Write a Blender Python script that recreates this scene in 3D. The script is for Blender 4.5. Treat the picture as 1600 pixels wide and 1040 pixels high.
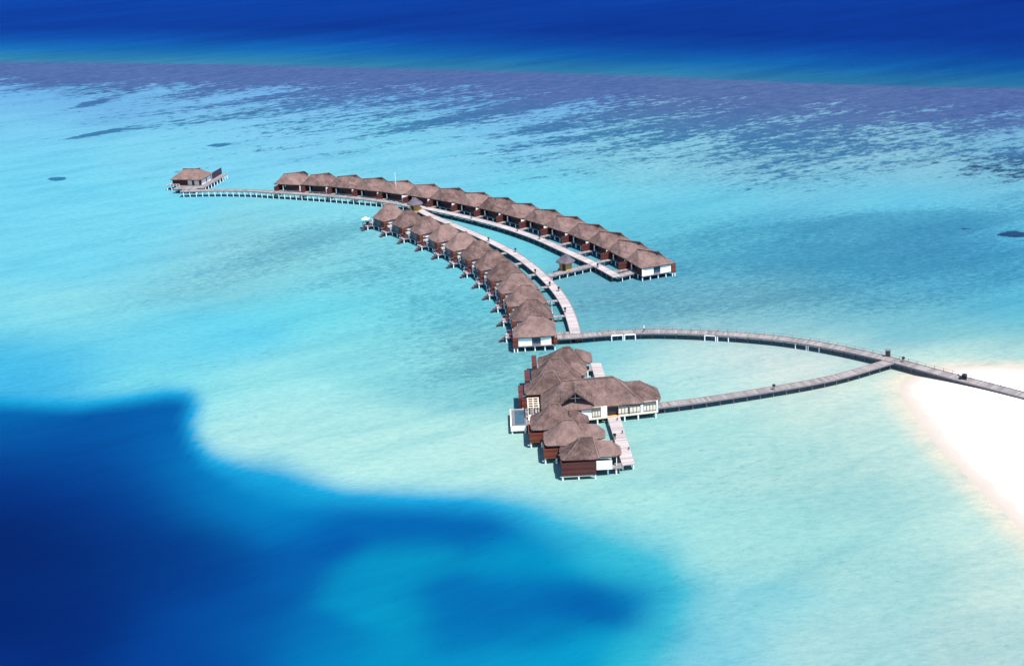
import bpy, math, random
import numpy as np
from mathutils import Vector
random.seed(7)
S = bpy.context.scene
for o in list(bpy.data.objects): bpy.data.objects.remove(o)
R = math.radians

# ------------------------------------------------------------------ camera, sky, sun
FPX, TH, RO, CH = 2100.0, R(20.5), R(3.0), 118.0
cam = bpy.data.cameras.new('camera'); co = bpy.data.objects.new('camera', cam); S.collection.objects.link(co)
cam.sensor_width = 36; cam.lens = 36*FPX/1600; cam.clip_start = 1; cam.clip_end = 60000
from mathutils import Matrix
co.matrix_world = Matrix.Translation((0, 0, CH)) @ Matrix.Rotation(R(90)-TH, 4, 'X') @ Matrix.Rotation(-RO, 4, 'Z')
S.camera = co
SUN_EL, SUN_AZ = R(64), R(-48)           # azimuth measured from +X, negative = towards the camera
w = bpy.data.worlds.new('World'); S.world = w; w.use_nodes = True
nt = w.node_tree; bg = nt.nodes['Background']
sky = nt.nodes.new('ShaderNodeTexSky'); sky.sky_type = 'NISHITA'; sky.sun_disc = False
sky.sun_elevation = SUN_EL; sky.sun_rotation = math.pi/2 - SUN_AZ; sky.ozone_density = 5.0; sky.air_density = 1.0; sky.dust_density = .3
nt.links.new(sky.outputs[0], bg.inputs[0]); bg.inputs[1].default_value = 0.12
sl = bpy.data.lights.new('sun', 'SUN'); sl.energy = 5.0; sl.angle = R(0.53); sl.color = (1, .965, .91)
so = bpy.data.objects.new('sun', sl); S.collection.objects.link(so)
sd = Vector((math.cos(SUN_EL)*math.cos(SUN_AZ), math.cos(SUN_EL)*math.sin(SUN_AZ), math.sin(SUN_EL)))
so.rotation_euler = sd.to_track_quat('Z', 'Y').to_euler(); so.location = sd*300
S.view_settings.view_transform = 'Standard'; S.view_settings.look = 'None'
S.view_settings.exposure = 0.80; S.view_settings.gamma = 1

# ------------------------------------------------------------------ survey: measured picture points -> ground plan
def at(px, py, z=0.0):
    x, y = px-800, py-520
    c, s = math.cos(RO), math.sin(RO)
    x, y = (c*x-s*y)/FPX, (s*x+c*y)/FPX
    t = (CH-z)/(math.sin(TH)+y*math.cos(TH))
    return (x*t, (math.cos(TH)-y*math.sin(TH))*t)
def proj0(X, Y):
    Z = -CH
    d = Y*math.cos(TH)-Z*math.sin(TH); yd = -(Y*math.sin(TH)+Z*math.cos(TH))
    x, y = FPX*X/d, FPX*yd/d
    c, s = math.cos(RO), math.sin(RO)
    return 800+c*x+s*y, 520-s*x+c*y

# ------------------------------------------------------------------ helpers
def lin(c): return tuple(((v/255)/12.92 if v <= 10 else (((v/255)+.055)/1.055)**2.4) for v in c)
class MB:
    def __init__(s): s.v = []; s.f = []; s.uv = []; s.smooth = False
    def face(s, pts, uvs=None):
        i = len(s.v); s.v += [tuple(p) for p in pts]; s.f.append(tuple(range(i, i+len(pts))))
        s.uv += (uvs or [(p[0], p[1]) for p in pts])
    def hexa(s, b, t):           # b, t: 4 points each, same winding (ccw from above)
        s.face(t); s.face(b[::-1])
        for i in range(4):
            j = (i+1) % 4
            L = math.dist(b[i], b[j]); h = abs(t[i][2]-b[i][2])
            s.face([b[i], b[j], t[j], t[i]], [(0, 0), (L, 0), (L, h), (0, h)])
    def box(s, x0, x1, y0, y1, z0, z1, top=None):
        if x0 > x1: x0, x1 = x1, x0
        if y0 > y1: y0, y1 = y1, y0
        q = [(x0, y0), (x1, y0), (x1, y1), (x0, y1)]
        s.hexa([(a, b, z0) for a, b in q], [(a, b, z1) for a, b in q])
    def bar(s, p, q, r):         # square bar between two points
        p, q = Vector(p), Vector(q); d = (q-p).normalized()
        u = d.cross(Vector((0, 0, 1)));
        if u.length < .01: u = Vector((1, 0, 0))
        u.normalize(); v = d.cross(u).normalized(); u *= r; v *= r
        a = [p-u-v, p+u-v, p+u+v, p-u+v]; b = [x+(q-p) for x in a]
        s.face([tuple(x) for x in a]); s.face([tuple(x) for x in b[::-1]])
        for i in range(4):
            j = (i+1) % 4; s.face([tuple(a[j]), tuple(a[i]), tuple(b[i]), tuple(b[j])])
    def cyl(s, x, y, z0, z1, r, n=8, r1=None):
        r1 = r if r1 is None else r1
        a = [(x+r*math.cos(2*math.pi*i/n), y+r*math.sin(2*math.pi*i/n), z0) for i in range(n)]
        b = [(x+r1*math.cos(2*math.pi*i/n), y+r1*math.sin(2*math.pi*i/n), z1) for i in range(n)]
        s.face(b); s.face(a[::-1])
        for i in range(n):
            j = (i+1) % n; s.face([a[i], a[j], b[j], b[i]])
    def mesh(s, name, m):
        me = bpy.data.meshes.new(name); me.from_pydata(s.v, [], s.f)
        ul = me.uv_layers.new(name='UVMap'); ul.data.foreach_set('uv', np.array(s.uv, 'f').ravel())
        me.materials.append(m); me.update(); return me
    def build(s, name, m, parent=None):
        o = bpy.data.objects.new(name, s.mesh(name, m)); S.collection.objects.link(o)
        if parent: o.parent = parent
        return o
def link(name, me, parent=None, loc=None, rz=0):
    o = bpy.data.objects.new(name, me); S.collection.objects.link(o)
    if parent: o.parent = parent
    if loc: o.location = loc
    o.rotation_euler.z = rz
    return o
def tag(o, label=None, cat=None, group=None, kind=None):
    if label: o['label'] = label
    if cat: o['category'] = cat
    if group: o['group'] = group
    if kind: o['kind'] = kind
    return o
def empty(name, loc, rz=0):
    o = bpy.data.objects.new(name, None); S.collection.objects.link(o); o.location = loc; o.rotation_euler.z = rz
    o.empty_display_size = .5
    return o
def copy_tree(o, parent=None):
    c = o.copy(); S.collection.objects.link(c); c.parent = parent
    for ch in [k for k in KIDS.get(o.name, [])]: copy_tree(ch, c)
    return c
KIDS = {}
def note_kids(root):
    for o in bpy.data.objects:
        if o.parent: KIDS.setdefault(o.parent.name, [])
    KIDS.clear()
    for o in bpy.data.objects:
        if o.parent: KIDS.setdefault(o.parent.name, []).append(o)

# ------------------------------------------------------------------ materials
def mat(name):
    m = bpy.data.materials.new(name); m.use_nodes = True
    t = m.node_tree; return m, t, t.nodes['Principled BSDF']
def nn(t, ty, **k):
    n = t.nodes.new(ty)
    for a, b in k.items(): setattr(n, a, b)
    return n
def vmath(t, op, a, b):
    n = nn(t, 'ShaderNodeVectorMath', operation=op)
    t.links.new(a, n.inputs[0]); n.inputs[1].default_value = b; return n.outputs[0]
def noise(t, vec, scale, detail=3, rough=.55):
    n = nn(t, 'ShaderNodeTexNoise'); n.inputs['Scale'].default_value = scale; n.inputs['Detail'].default_value = detail
    n.inputs['Roughness'].default_value = rough
    if vec: t.links.new(vec, n.inputs['Vector'])
    return n.outputs['Fac']
def ramp(t, fac, stops):
    n = nn(t, 'ShaderNodeValToRGB'); e = n.color_ramp.elements
    while len(e) < len(stops): e.new(.5)
    for x, (p, c) in zip(e, stops):
        x.position = p; x.color = (*c, 1) if len(c) == 3 else c
    t.links.new(fac, n.inputs[0]); return n.outputs[0]
def mixc(t, f, a, b, mode='MIX'):
    n = nn(t, 'ShaderNodeMix', data_type='RGBA', blend_type=mode)
    for s, v in ((n.inputs[0], f), (n.inputs[6], a), (n.inputs[7], b)):
        if hasattr(v, 'is_linked') or hasattr(v, 'node'): t.links.new(v, s)
        elif isinstance(v, (int, float)): s.default_value = v
        else: s.default_value = (*v, 1)
    return n.outputs[2]
def mth(t, op, a, b=0.0, clamp=False):
    n = nn(t, 'ShaderNodeMath', operation=op, use_clamp=clamp)
    for s, v in ((n.inputs[0], a), (n.inputs[1], b)):
        if hasattr(v, 'node'): t.links.new(v, s)
        else: s.default_value = v
    return n.outputs[0]
def plain(name, c, rough=.7, var=.12, sc=1.5, spec=.3):
    m, t, p = mat(name); g = nn(t, 'ShaderNodeNewGeometry')
    f = noise(t, g.outputs['Position'], sc, 4)
    t.links.new(ramp(t, f, [(.3, tuple(v*(1-var) for v in c)), (.7, tuple(min(1, v*(1+var)) for v in c))]), p.inputs['Base Color'])
    p.inputs['Roughness'].default_value = rough; p.inputs['Specular IOR Level'].default_value = spec
    return m
def planks(name, c1, c2, pitch, rough=.75, axis=0):
    m, t, p = mat(name); u = nn(t, 'ShaderNodeUVMap'); sx = nn(t, 'ShaderNodeSeparateXYZ'); t.links.new(u.outputs[0], sx.inputs[0])
    v = mth(t, 'MULTIPLY', sx.outputs[axis], 1/pitch); idx = mth(t, 'FLOOR', v); fr = mth(t, 'FRACT', v)
    wn = nn(t, 'ShaderNodeTexWhiteNoise', noise_dimensions='1D'); t.links.new(idx, wn.inputs['W'])
    g = nn(t, 'ShaderNodeNewGeometry'); big = noise(t, g.outputs['Position'], .35, 4)
    f = mth(t, 'ADD', mth(t, 'MULTIPLY', wn.outputs[0], .5), mth(t, 'MULTIPLY', big, .6))
    col = ramp(t, f, [(.25, c1), (.8, c2)])
    gap = mth(t, 'LESS_THAN', fr, .08)
    t.links.new(mixc(t, mth(t, 'MULTIPLY', gap, .75), col, tuple(v*.2 for v in c1)), p.inputs['Base Color'])
    p.inputs['Roughness'].default_value = rough; p.inputs['Specular IOR Level'].default_value = .25
    return m
def thatch(name, dark, light):
    m, t, p = mat(name); u = nn(t, 'ShaderNodeUVMap'); g = nn(t, 'ShaderNodeNewGeometry')
    oi = nn(t, 'ShaderNodeObjectInfo')
    st = noise(t, vmath(t, 'MULTIPLY', u.outputs[0], (5, .7, 1)), 1.0, 4, .65)
    cs = noise(t, vmath(t, 'MULTIPLY', u.outputs[0], (.9, 5, 1)), 1.0, 3, .6)
    pa = noise(t, g.outputs['Position'], .45, 5, .6)
    f = mth(t, 'ADD', mth(t, 'ADD', mth(t, 'MULTIPLY', st, .35), mth(t, 'MULTIPLY', cs, .3)), mth(t, 'MULTIPLY', pa, .45))
    f = mth(t, 'ADD', f, mth(t, 'MULTIPLY', mth(t, 'SUBTRACT', oi.outputs['Random'], .5), .13))
    t.links.new(ramp(t, f, [(.44, dark), (.55, tuple((a+b)/2 for a, b in zip(dark, light))), (.66, light)]), p.inputs['Base Color'])
    b = nn(t, 'ShaderNodeBump'); b.inputs['Strength'].default_value = .6; b.inputs['Distance'].default_value = .15
    t.links.new(mth(t, 'ADD', st, cs), b.inputs['Height']); t.links.new(b.outputs[0], p.inputs['Normal'])
    p.inputs['Roughness'].default_value = .95; p.inputs['Specular IOR Level'].default_value = .1
    return m
M = dict(
 thatch=thatch('weathered_thatch', (.062, .040, .036), (.190, .125, .113)),
 cap=thatch('pale_thatch_ridge', (.10, .070, .060), (.205, .142, .128)),
 hut=thatch('grey_thatch', (.045, .038, .052), (.13, .112, .135)),
 deck=planks('grey_deck_planks', (.145, .128, .122), (.26, .232, .224), .6),
 pink=planks('pale_deck_planks', (.26, .226, .220), (.40, .352, .340), .6),
 timber=planks('brown_timber_boards', (.050, .014, .014), (.10, .029, .024), .3, axis=1),
 timber2=planks('red_timber_boards', (.105, .026, .016), (.18, .048, .028), .35, axis=1),
 white=plain('white_painted_panel', (.80, .79, .77), .6, .04),
 cream=plain('cream_wall', (.66, .58, .46), .7, .05),
 pile=plain('white_concrete_pile', (.80, .82, .84), .8, .06, 2),
 beam=plain('weathered_beam', (.19, .165, .175), .8, .2, 2),
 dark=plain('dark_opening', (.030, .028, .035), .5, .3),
 glass=plain('dark_blue_glass', (.03, .05, .09), .12, .2, 1, .6),
 black=plain('black_canvas', (.012, .011, .012), .6, .3),
 shade_navy=plain('shaded_screen', (.035, .02, .045), .7, .2),  # back screen boards, shade on their face put into the colour
 canvas=plain('white_canvas', (.82, .82, .80), .8, .04),
 maroon=plain('maroon_cushion', (.07, .018, .022), .8, .15),
 tan=plain('tan_bamboo', (.52, .29, .085), .8, .3, 3),
 skin=plain('skin', (.42, .24, .16), .6, .05),
 shirt=plain('pale_blue_shirt', (.72, .82, .84), .8, .04),
 trousers=plain('dark_trousers', (.05, .035, .045), .8, .1),
 pool=plain('pool_water', (.035, .075, .10), .1, .1, 1, .5),
 stone=plain('pool_rim_stone', (.11, .12, .125), .7, .15, 2),
 coral=plain('pink_coral_stone', (.48, .30, .28), .8, .2, 2),
)

# ------------------------------------------------------------------ the sea, tinted by what lies under it
SHORE = [(1640, 574), (1600, 573), (1560, 571), (1520, 571), (1480, 574), (1445, 580), (1415, 591), (1405, 602), (1407, 615), (1417, 634),
         (1437, 663), (1465, 697), (1500, 733), (1540, 773), (1600, 832), (1660, 895)]
shore_w = [at(*p) for p in SHORE] + [(150, 165), (210, 175), (230, 260), (190, 310)]
PW = np.array(shore_w)
def sdist(P, X, Y):       # signed distance, negative inside
    d = np.full(X.shape, 1e9); ins = np.zeros(X.shape, bool); n = len(P)
    for i in range(n):
        a, b = P[i], P[(i+1) % n]; e = b-a
        t = np.clip(((X-a[0])*e[0]+(Y-a[1])*e[1])/(e@e), 0, 1)
        d = np.minimum(d, np.hypot(X-a[0]-t*e[0], Y-a[1]-t*e[1]))
        c = ((a[1] > Y) != (b[1] > Y)) & (X < e[0]*(Y-a[1])/(e[1]+1e-12)+a[0]); ins ^= c
    return np.where(ins, -d, d)
LAG = """0,150,105,180,232 200,150,110,185,232 400,150,110,180,232 800,160,105,175,225 1200,170,125,185,220 1600,190,105,165,212
0,200,118,207,240 400,200,124,207,240 800,210,122,200,236 1200,220,128,203,228 1600,240,115,190,220
0,260,112,214,241 300,240,120,214,241 700,240,120,211,237 1000,260,130,211,228 1300,295,118,206,230 1600,290,116,196,222 1000,235,126,200,226 1150,240,134,200,222 1300,245,136,199,221 1420,255,134,198,219 1520,235,122,192,217
0,330,110,214,241 200,330,114,218,243 500,335,128,222,238 1100,320,104,205,231 1400,315,95,202,231 1600,330,92,192,225 900,300,106,214,236
0,400,118,218,240 100,415,100,212,241 200,400,116,219,241 150,370,118,218,242 330,400,132,210,226 300,440,124,205,220 420,430,128,212,224 450,370,130,208,222 560,420,122,214,228 700,430,112,214,231
1100,400,92,190,218 1200,380,80,180,212 1300,355,84,180,213 1450,370,72,166,206 1350,430,78,178,212 1550,420,72,174,212 1060,360,94,196,220 1000,460,105,182,204 1200,465,104,182,204 1350,478,94,178,203 1500,450,86,178,208 1590,480,86,190,217 950,490,103,182,202 1120,495,110,186,204
1300,520,142,212,216 1450,520,126,206,216 1550,540,140,206,212 1200,512,128,200,212 1380,500,105,190,212
960,545,118,208,220 1100,545,190,230,228 1200,560,216,232,228 1300,570,206,232,228 1050,580,168,228,230 1100,610,175,230,228
0,500,108,214,237 60,490,136,223,234 150,460,138,222,232 200,520,116,218,236 0,560,60,188,231 100,560,76,197,234 250,540,98,210,237 350,520,94,212,239 500,480,105,220,236 600,500,120,220,231 650,560,137,222,229 700,600,124,208,218 400,600,150,232,236 500,640,160,232,233 650,690,160,231,229 780,600,122,210,218 780,700,170,232,229 740,540,126,205,216 250,592,120,225,238 20,600,60,190,236 700,480,100,205,224 560,560,132,222,230
600,740,165,235,233 800,760,160,231,229 900,800,150,228,227 1100,700,150,222,223 1000,640,150,225,226 1200,700,155,219,217 1300,640,185,228,222 1380,600,222,236,230 1380,700,168,222,219 1450,800,150,218,218 1200,850,140,218,219 1400,900,140,212,215 1580,900,185,226,221 1580,1000,160,211,213 1300,1000,150,215,219 1150,950,112,208,222 1100,1000,80,196,222 1000,850,130,220,225"""
POOL = """0,630,0,120,198 0,680,0,75,162 100,700,0,70,157 0,760,0,44,130 0,900,0,40,120 0,1030,0,50,140 150,900,0,44,124 200,760,0,62,150 300,1020,0,65,156 250,640,0,95,178 300,720,0,96,184
350,770,0,104,190 400,730,12,160,224 450,770,8,146,212 450,810,0,120,198 450,900,0,82,172 400,980,0,75,165 500,850,0,90,178 575,805,0,103,185 640,830,0,98,182 750,830,0,103,184 850,830,2,132,200 800,870,2,144,202 650,872,4,144,200
560,920,3,140,200 600,900,5,147,203 620,960,5,150,204 700,930,0,110,187 720,965,0,112,188 730,1000,0,120,191 480,990,0,108,186 540,1010,0,128,195 820,910,0,120,192 860,935,0,100,180 900,925,0,98,178 950,955,0,92,175 1000,920,0,116,189 1040,945,24,152,206
850,985,0,125,193 800,950,0,108,185 940,1000,8,150,206 1000,1025,50,184,216 760,1035,10,148,206 620,1020,5,145,202 860,880,2,148,205 930,880,20,165,212 1000,890,40,176,214 880,1035,8,150,207 300,860,0,58,142 30,850,0,28,100 8,990,0,26,98 180,800,0,50,136 290,865,0,54,136
100,830,0,44,124 350,930,0,66,156 100,980,0,42,126 500,700,20,170,228 150,655,0,85,170"""
EDGE = [(-400, 640), (-200, 622), (0, 624), (60, 628), (120, 630), (200, 622), (260, 613), (295, 616), (305, 632), (298, 660), (305, 690), (330, 716), (380, 735), (440, 745), (490, 762), (540, 775),
        (640, 779), (760, 784), (820, 796), (880, 822), (950, 850), (1030, 880), (1065, 925), (1045, 985), (1000, 1050), (980, 1500), (-400, 1500)]
def ctl(s):
    a = np.array([[float(v) for v in q.split(',')] for q in s.split()]); return a[:, :2], np.array([lin(c) for c in a[:, 2:]])
def blend(s, X, Y, sx=70, sy=26):
    P, C = ctl(s); W = np.zeros(X.shape); A = np.zeros(X.shape+(3,))
    for p, c in zip(P, C):
        d = ((X-p[0])/sx)**2+((Y-p[1])/sy)**2
        g = np.exp(-d/2)+1e-3/(1+d)**2; W += g; A += g[..., None]*c
    return A/W[..., None]
def sstep(x, a, b):
    t = np.clip((x-a)/(b-a), 0, 1); return t*t*(3-2*t)
def spacing(a, b, s0, s1):
    r = [a]
    while r[-1] < b: r.append(r[-1]+s0+(s1-s0)*(r[-1]-a)/(b-a))
    return r
xs = np.array([-30000, -12000, -5000, -2000, -1100, -800, -600]+list(np.arange(-480, 400, 2.0))+[430, 520, 700, 1100, 2000, 5000, 12000, 30000])
ys = np.array([-20000, -6000, -2000, -500, 0, 100]+spacing(150, 1300, 1.0, 4.4)+[1400, 1600, 2000, 3000, 5000, 9000, 16000, 30000])
GX, GY = np.meshgrid(xs, ys)
PX, PY = proj0(GX, np.maximum(GY, 150))
PX = np.clip(PX, -150, 1750); PY = np.clip(PY, -80, 1150)
lag = blend(LAG, PX, PY); lag[..., 0] = lag[..., 0]*1.10+.012; lag[..., 1] *= .985
lf = (.20*sstep(PY, 590, 700)+.22*np.exp(-((PX-1180)/200)**2-((PY-580)/50)**2))[..., None]; lag = lag*(1-lf)+lf*np.array(lin((222, 243, 236)))
pl = sstep(PX, 330, 560)[..., None]; pool = blend(POOL, PX, PY, 80, 38)*(1-pl)+blend(POOL, PX, PY, 38, 20)*pl; pool[..., 1] *= 1.07; pool[..., 2] *= .97; pool[..., 0] *= .5
sh = sdist(PW, GX, GY)
near = sstep(sh, 22, 4)[..., None]; lag = lag*(1-near*.75)+near*.75*np.array(lin((205, 234, 228)))
near = sstep(sh, 6.5, .3)[..., None]; lag = lag*(1-near)+near*np.array(lin((246, 240, 226)))
EP = np.array(EDGE, float); e = sdist(EP*[1, 1], PX, PY)          # distance to the drop-off
wd = 25+14*sstep(PX, 300, 420)+42*sstep(PX, 740, 960)+14*np.exp(-((PX-420)/90)**2)
t = np.clip(.5-e/(2*wd), 0, 1); t = t*t*(3-2*t)
mid = np.array(lin((26, 170, 226)))*(1-sstep(PX, 700, 950)[..., None])+np.array(lin((62, 188, 216)))*sstep(PX, 700, 950)[..., None]
m1 = np.clip(t*2, 0, 1)[..., None]; m2 = np.clip(t*2-1, 0, 1)[..., None]
tint = (lag*(1-m1)+mid*m1)*(1-m2)+pool*m2
# outer reef: metres beyond (+) or inside (-) the reef crest
rl = np.array([at(*p) for p in [(-150, 97), (0, 98), (200, 99.5), (400, 102.5), (600, 108), (800, 113), (1000, 120), (1200, 128.5), (1300, 133), (1450, 137), (1600, 139.5), (1750, 143)]])
yr = np.interp(GX, rl[:, 0], rl[:, 1]); far = GY-yr
far = np.where(GX < rl[0, 0], GY-rl[0, 1]-(rl[0, 0]-GX)*.5, far)
rx, ry = np.interp(PX, [0, 200, 400, 600, 800, 1000, 1200, 1300, 1600], [98, 99.5, 102.5, 108, 113, 120, 128.5, 133, 139.5]), 0
dpx = PY-rx
weed = np.clip(np.interp(dpx, [-5, 16, 30, 60, 100, 150, 200, 300], [1.1, .88, .66, .55, .46, .33, .22, .06]), 0, 1)
weed *= np.interp(dpx, [20, 40], [1, 1]) * (1-sstep(dpx, 25, 60)*(.35*sstep(PX, 400, 0)))
weed += .18*np.exp(-((PX-1150)/420)**2-((PY-215)/50)**2)
weed += .14*np.exp(-((PX-1600)/90)**2-((PY-265)/34)**2)
def blob(x, y, sx, sy, a=1.0, k=0.0):       # k: slope of the streak
    return a*np.exp(-((PX-x)/sx)**2-(((PY-y)-k*(PX-x))/sy)**2)
weed += blob(150, 209, 40, 2.6, .6, -.19)+blob(90, 279.5, 13, 2.6, 1.6, -.03)+blob(840, 158, 60, 6, .5, -.2)+blob(150, 160, 45, 5, .45, -.25)
weed += blob(342, 227, 16, 2.2, .45)+blob(1585, 366, 26, 5, 1.1)+blob(1510, 358, 12, 2, .6)+blob(1340, 190, 26, 5, .3, -.6)+blob(1380, 155, 20, 8, .4)
weed += blob(338, 600, 3, 1.5, .7)
seag = (blob(1200, 400, 200, 45, .80)+blob(1440, 345, 130, 16, 1.3)+blob(1500, 400, 170, 45, .8)+blob(1330, 400, 90, 9, .6, -.15)+blob(1250, 355, 90, 12, .55, -.1)
        +blob(1250, 470, 230, 24, .55)+blob(1000, 480, 120, 26, .42)+blob(740, 550, 110, 65, .60)+blob(680, 470, 90, 34, .42)+blob(400, 405, 120, 30, .52, -.25)+blob(520, 360, 100, 20, .48, -.25)+blob(560, 430, 90, 26, .3, -.2)
        +blob(640, 400, 80, 40, .22)+blob(1290, 235, 260, 40, .25)+blob(1590, 300, 60, 40, .3)+blob(1060, 420, 60, 20, .35)+blob(250, 470, 90, 14, .18, -.2)+blob(1000, 250, 500, 60, .22)+.12)*(1-.75*sstep(PY, 640, 760))
wd2 = sstep(dpx, 50, 0)[..., None]
weedc = np.array(lin((50, 112, 165)))*(1-wd2)+np.array(lin((54, 88, 184)))*wd2
dk = (sstep(PX, 1380, 1480)*sstep(PY, 235, 260))[..., None]; weedc = weedc*(1-dk)+np.array(lin((34, 56, 112)))*dk
ok = (GY > 150) & (GY < 1300)
weed = np.where(sh < 25, 0, np.clip(weed, 0, 1.6)); seag = np.where(ok & (sh > 8), np.clip(seag, 0, 1), .05)
weed = weed*(1-m2[..., 0])
nx, ny = len(xs), len(ys)
V = np.stack([GX.ravel(), GY.ravel(), np.zeros(GX.size)], 1)
I = np.arange(nx*ny).reshape(ny, nx)
F = np.stack([I[:-1, :-1].ravel(), I[:-1, 1:].ravel(), I[1:, 1:].ravel(), I[1:, :-1].ravel()], 1)
me = bpy.data.meshes.new('sea'); me.vertices.add(len(V)); me.vertices.foreach_set('co', V.ravel())
me.loops.add(F.size); me.loops.foreach_set('vertex_index', F.ravel().astype('i'))
me.polygons.add(len(F)); me.polygons.foreach_set('loop_start', np.arange(0, F.size, 4, dtype='i')); me.polygons.foreach_set('loop_total', np.full(len(F), 4, 'i'))
me.update(); me.validate()
def attr(n, a, ty):
    x = me.attributes.new(n, ty, 'POINT')
    if ty == 'FLOAT': x.data.foreach_set('value', a.ravel().astype('f'))
    else: x.data.foreach_set('vector', a.reshape(-1, 3).astype('f').ravel())
attr('bed_tint', tint, 'FLOAT_VECTOR'); attr('weed_tint', weedc*np.ones(tint.shape), 'FLOAT_VECTOR')
attr('shallow', 1-m2[..., 0]*.85, 'FLOAT'); attr('weed', weed, 'FLOAT'); attr('grain', np.clip(.42+2.0*(seag-.12), .42, 1.25)*(1-m2[..., 0]*.9), 'FLOAT'); attr('seagrass', seag, 'FLOAT'); attr('beyond', np.clip(far, -2000, 3000), 'FLOAT')
GAIN = (2.84, 2.80, 3.02)      # light falling on level ground, so that albedo = wanted colour / GAIN
m, t, p = mat('sea_water')
def at_(n): return nn(t, 'ShaderNodeAttribute', attribute_name=n)
g = nn(t, 'ShaderNodeNewGeometry'); pos = g.outputs['Position']
rot = nn(t, 'ShaderNodeMapping'); rot.inputs['Rotation'].default_value = (0, 0, R(-26)); t.links.new(pos, rot.inputs[0]); rp = rot.outputs[0]
n1 = noise(t, vmath(t, 'MULTIPLY', rp, (.15, .27, 0)), 1, 9, .76)
n2 = noise(t, vmath(t, 'MULTIPLY', rp, (.012, .040, 0)), 1, 6, .62)
n3 = noise(t, vmath(t, 'MULTIPLY', rp, (.30, .60, 0)), 1, 9, .80)
n4 = noise(t, vmath(t, 'MULTIPLY', pos, (.40, .80, 0)), 1, 8, .80)
beyond = at_('beyond').outputs['Fac']
# weed: patches appear where noise falls below the density
wv = mth(t, 'ADD', mth(t, 'MULTIPLY', n1, .58), mth(t, 'MULTIPLY', n2, .42))
wf = mth(t, 'MULTIPLY', mth(t, 'SUBTRACT', mth(t, 'ADD', mth(t, 'MULTIPLY', at_('weed').outputs['Fac'], .40), .302), wv), 17, True)
sv = mth(t, 'ADD', mth(t, 'MULTIPLY', n3, .7), mth(t, 'MULTIPLY', n2, .3))
sf = mth(t, 'MULTIPLY', mth(t, 'SUBTRACT', mth(t, 'ADD', mth(t, 'MULTIPLY', at_('seagrass').outputs['Fac'], .20), .425), sv), 11, True)
bed = at_('bed_tint').outputs['Vector']
c = mixc(t, mth(t, 'MULTIPLY', sf, .62), bed, mixc(t, 1.0, bed, (.48, .60, .68), 'MULTIPLY'))
reefc = mixc(t, ramp(t, n1, [(.35, (0, 0, 0)), (.65, (1, 1, 1))]), lin((58, 82, 152)), lin((96, 114, 172)))
wt = mixc(t, mth(t, 'DIVIDE', mth(t, 'ADD', beyond, 150), 90, True), at_('weed_tint').outputs['Vector'], reefc)
c = mixc(t, mth(t, 'MULTIPLY', wf, .88), c, wt)
# open ocean beyond the crest
big = noise(t, vmath(t, 'MULTIPLY', rp, (.0016, .010, 0)), 1, 9, .68)
oc = ramp(t, mth(t, 'DIVIDE', mth(t, 'ADD', beyond, mth(t, 'MULTIPLY', n1, 34)), 700.0),
          [(0.0, lin((84, 138, 176))), (.05, lin((46, 130, 176))), (.105, lin((18, 108, 182))), (.17, lin((8, 82, 174))), (.25, lin((4, 62, 160))), (1.0, lin((6, 84, 194)))])
sepx = nn(t, 'ShaderNodeSeparateXYZ'); t.links.new(pos, sepx.inputs[0])
rightdark = mth(t, 'DIVIDE', mth(t, 'ADD', sepx.outputs[0], 300), 700, True)
oc = mixc(t, mth(t, 'MULTIPLY', rightdark, .62), oc, mixc(t, 1.0, oc, (.25, .48, .70), 'MULTIPLY'))
oc = mixc(t, 1.0, oc, ramp(t, big, [(.35, (.62, .74, .85)), (.62, (1.15, 1.12, 1.08)), (.75, (2.2, 1.6, 1.25))]), 'MULTIPLY')
c = mixc(t, mth(t, 'MULTIPLY', mth(t, 'ADD', beyond, mth(t, 'MULTIPLY', mth(t, 'SUBTRACT', n1, .5), 14)), .25, True), c, oc)
gr = ramp(t, n4, [(.37, (.60, .77, .83)), (.5, (1, 1, 1)), (.63, (1.34, 1.15, 1.10))])
n5 = noise(t, vmath(t, 'MULTIPLY', rp, (.022, .085, 0)), 1, 8, .74)
c = mixc(t, 1.0, c, ramp(t, n5, [(.38, (.84, .92, .95)), (.5, (1, 1, 1)), (.64, (1.12, 1.06, 1.03))]), 'MULTIPLY')
c = mixc(t, at_('grain').outputs['Fac'], c, mixc(t, 1.0, c, gr, 'MULTIPLY'))
c = mixc(t, 1.0, c, tuple(1/v for v in GAIN), 'MULTIPLY')
b = nn(t, 'ShaderNodeBump'); b.inputs['Strength'].default_value = .45; b.inputs['Distance'].default_value = .3
wn_ = noise(t, vmath(t, 'MULTIPLY', pos, (.7, 1.4, 0)), 1, 5, .65)
t.links.new(wn_, b.inputs['Height'])
t.nodes.remove(p); df = nn(t, 'ShaderNodeBsdfDiffuse'); gl = nn(t, 'ShaderNodeBsdfGlossy'); gl.inputs['Roughness'].default_value = .25
mx = nn(t, 'ShaderNodeMixShader'); mx.inputs[0].default_value = .010
t.links.new(c, df.inputs['Color']); t.links.new(b.outputs[0], df.inputs['Normal']); t.links.new(b.outputs[0], gl.inputs['Normal'])
t.links.new(df.outputs[0], mx.inputs[1]); t.links.new(gl.outputs[0], mx.inputs[2]); t.links.new(mx.outputs[0], t.nodes['Material Output'].inputs[0])
me.materials.append(m)
sea = bpy.data.objects.new('sea', me); S.collection.objects.link(sea); tag(sea, kind='structure')

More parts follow.
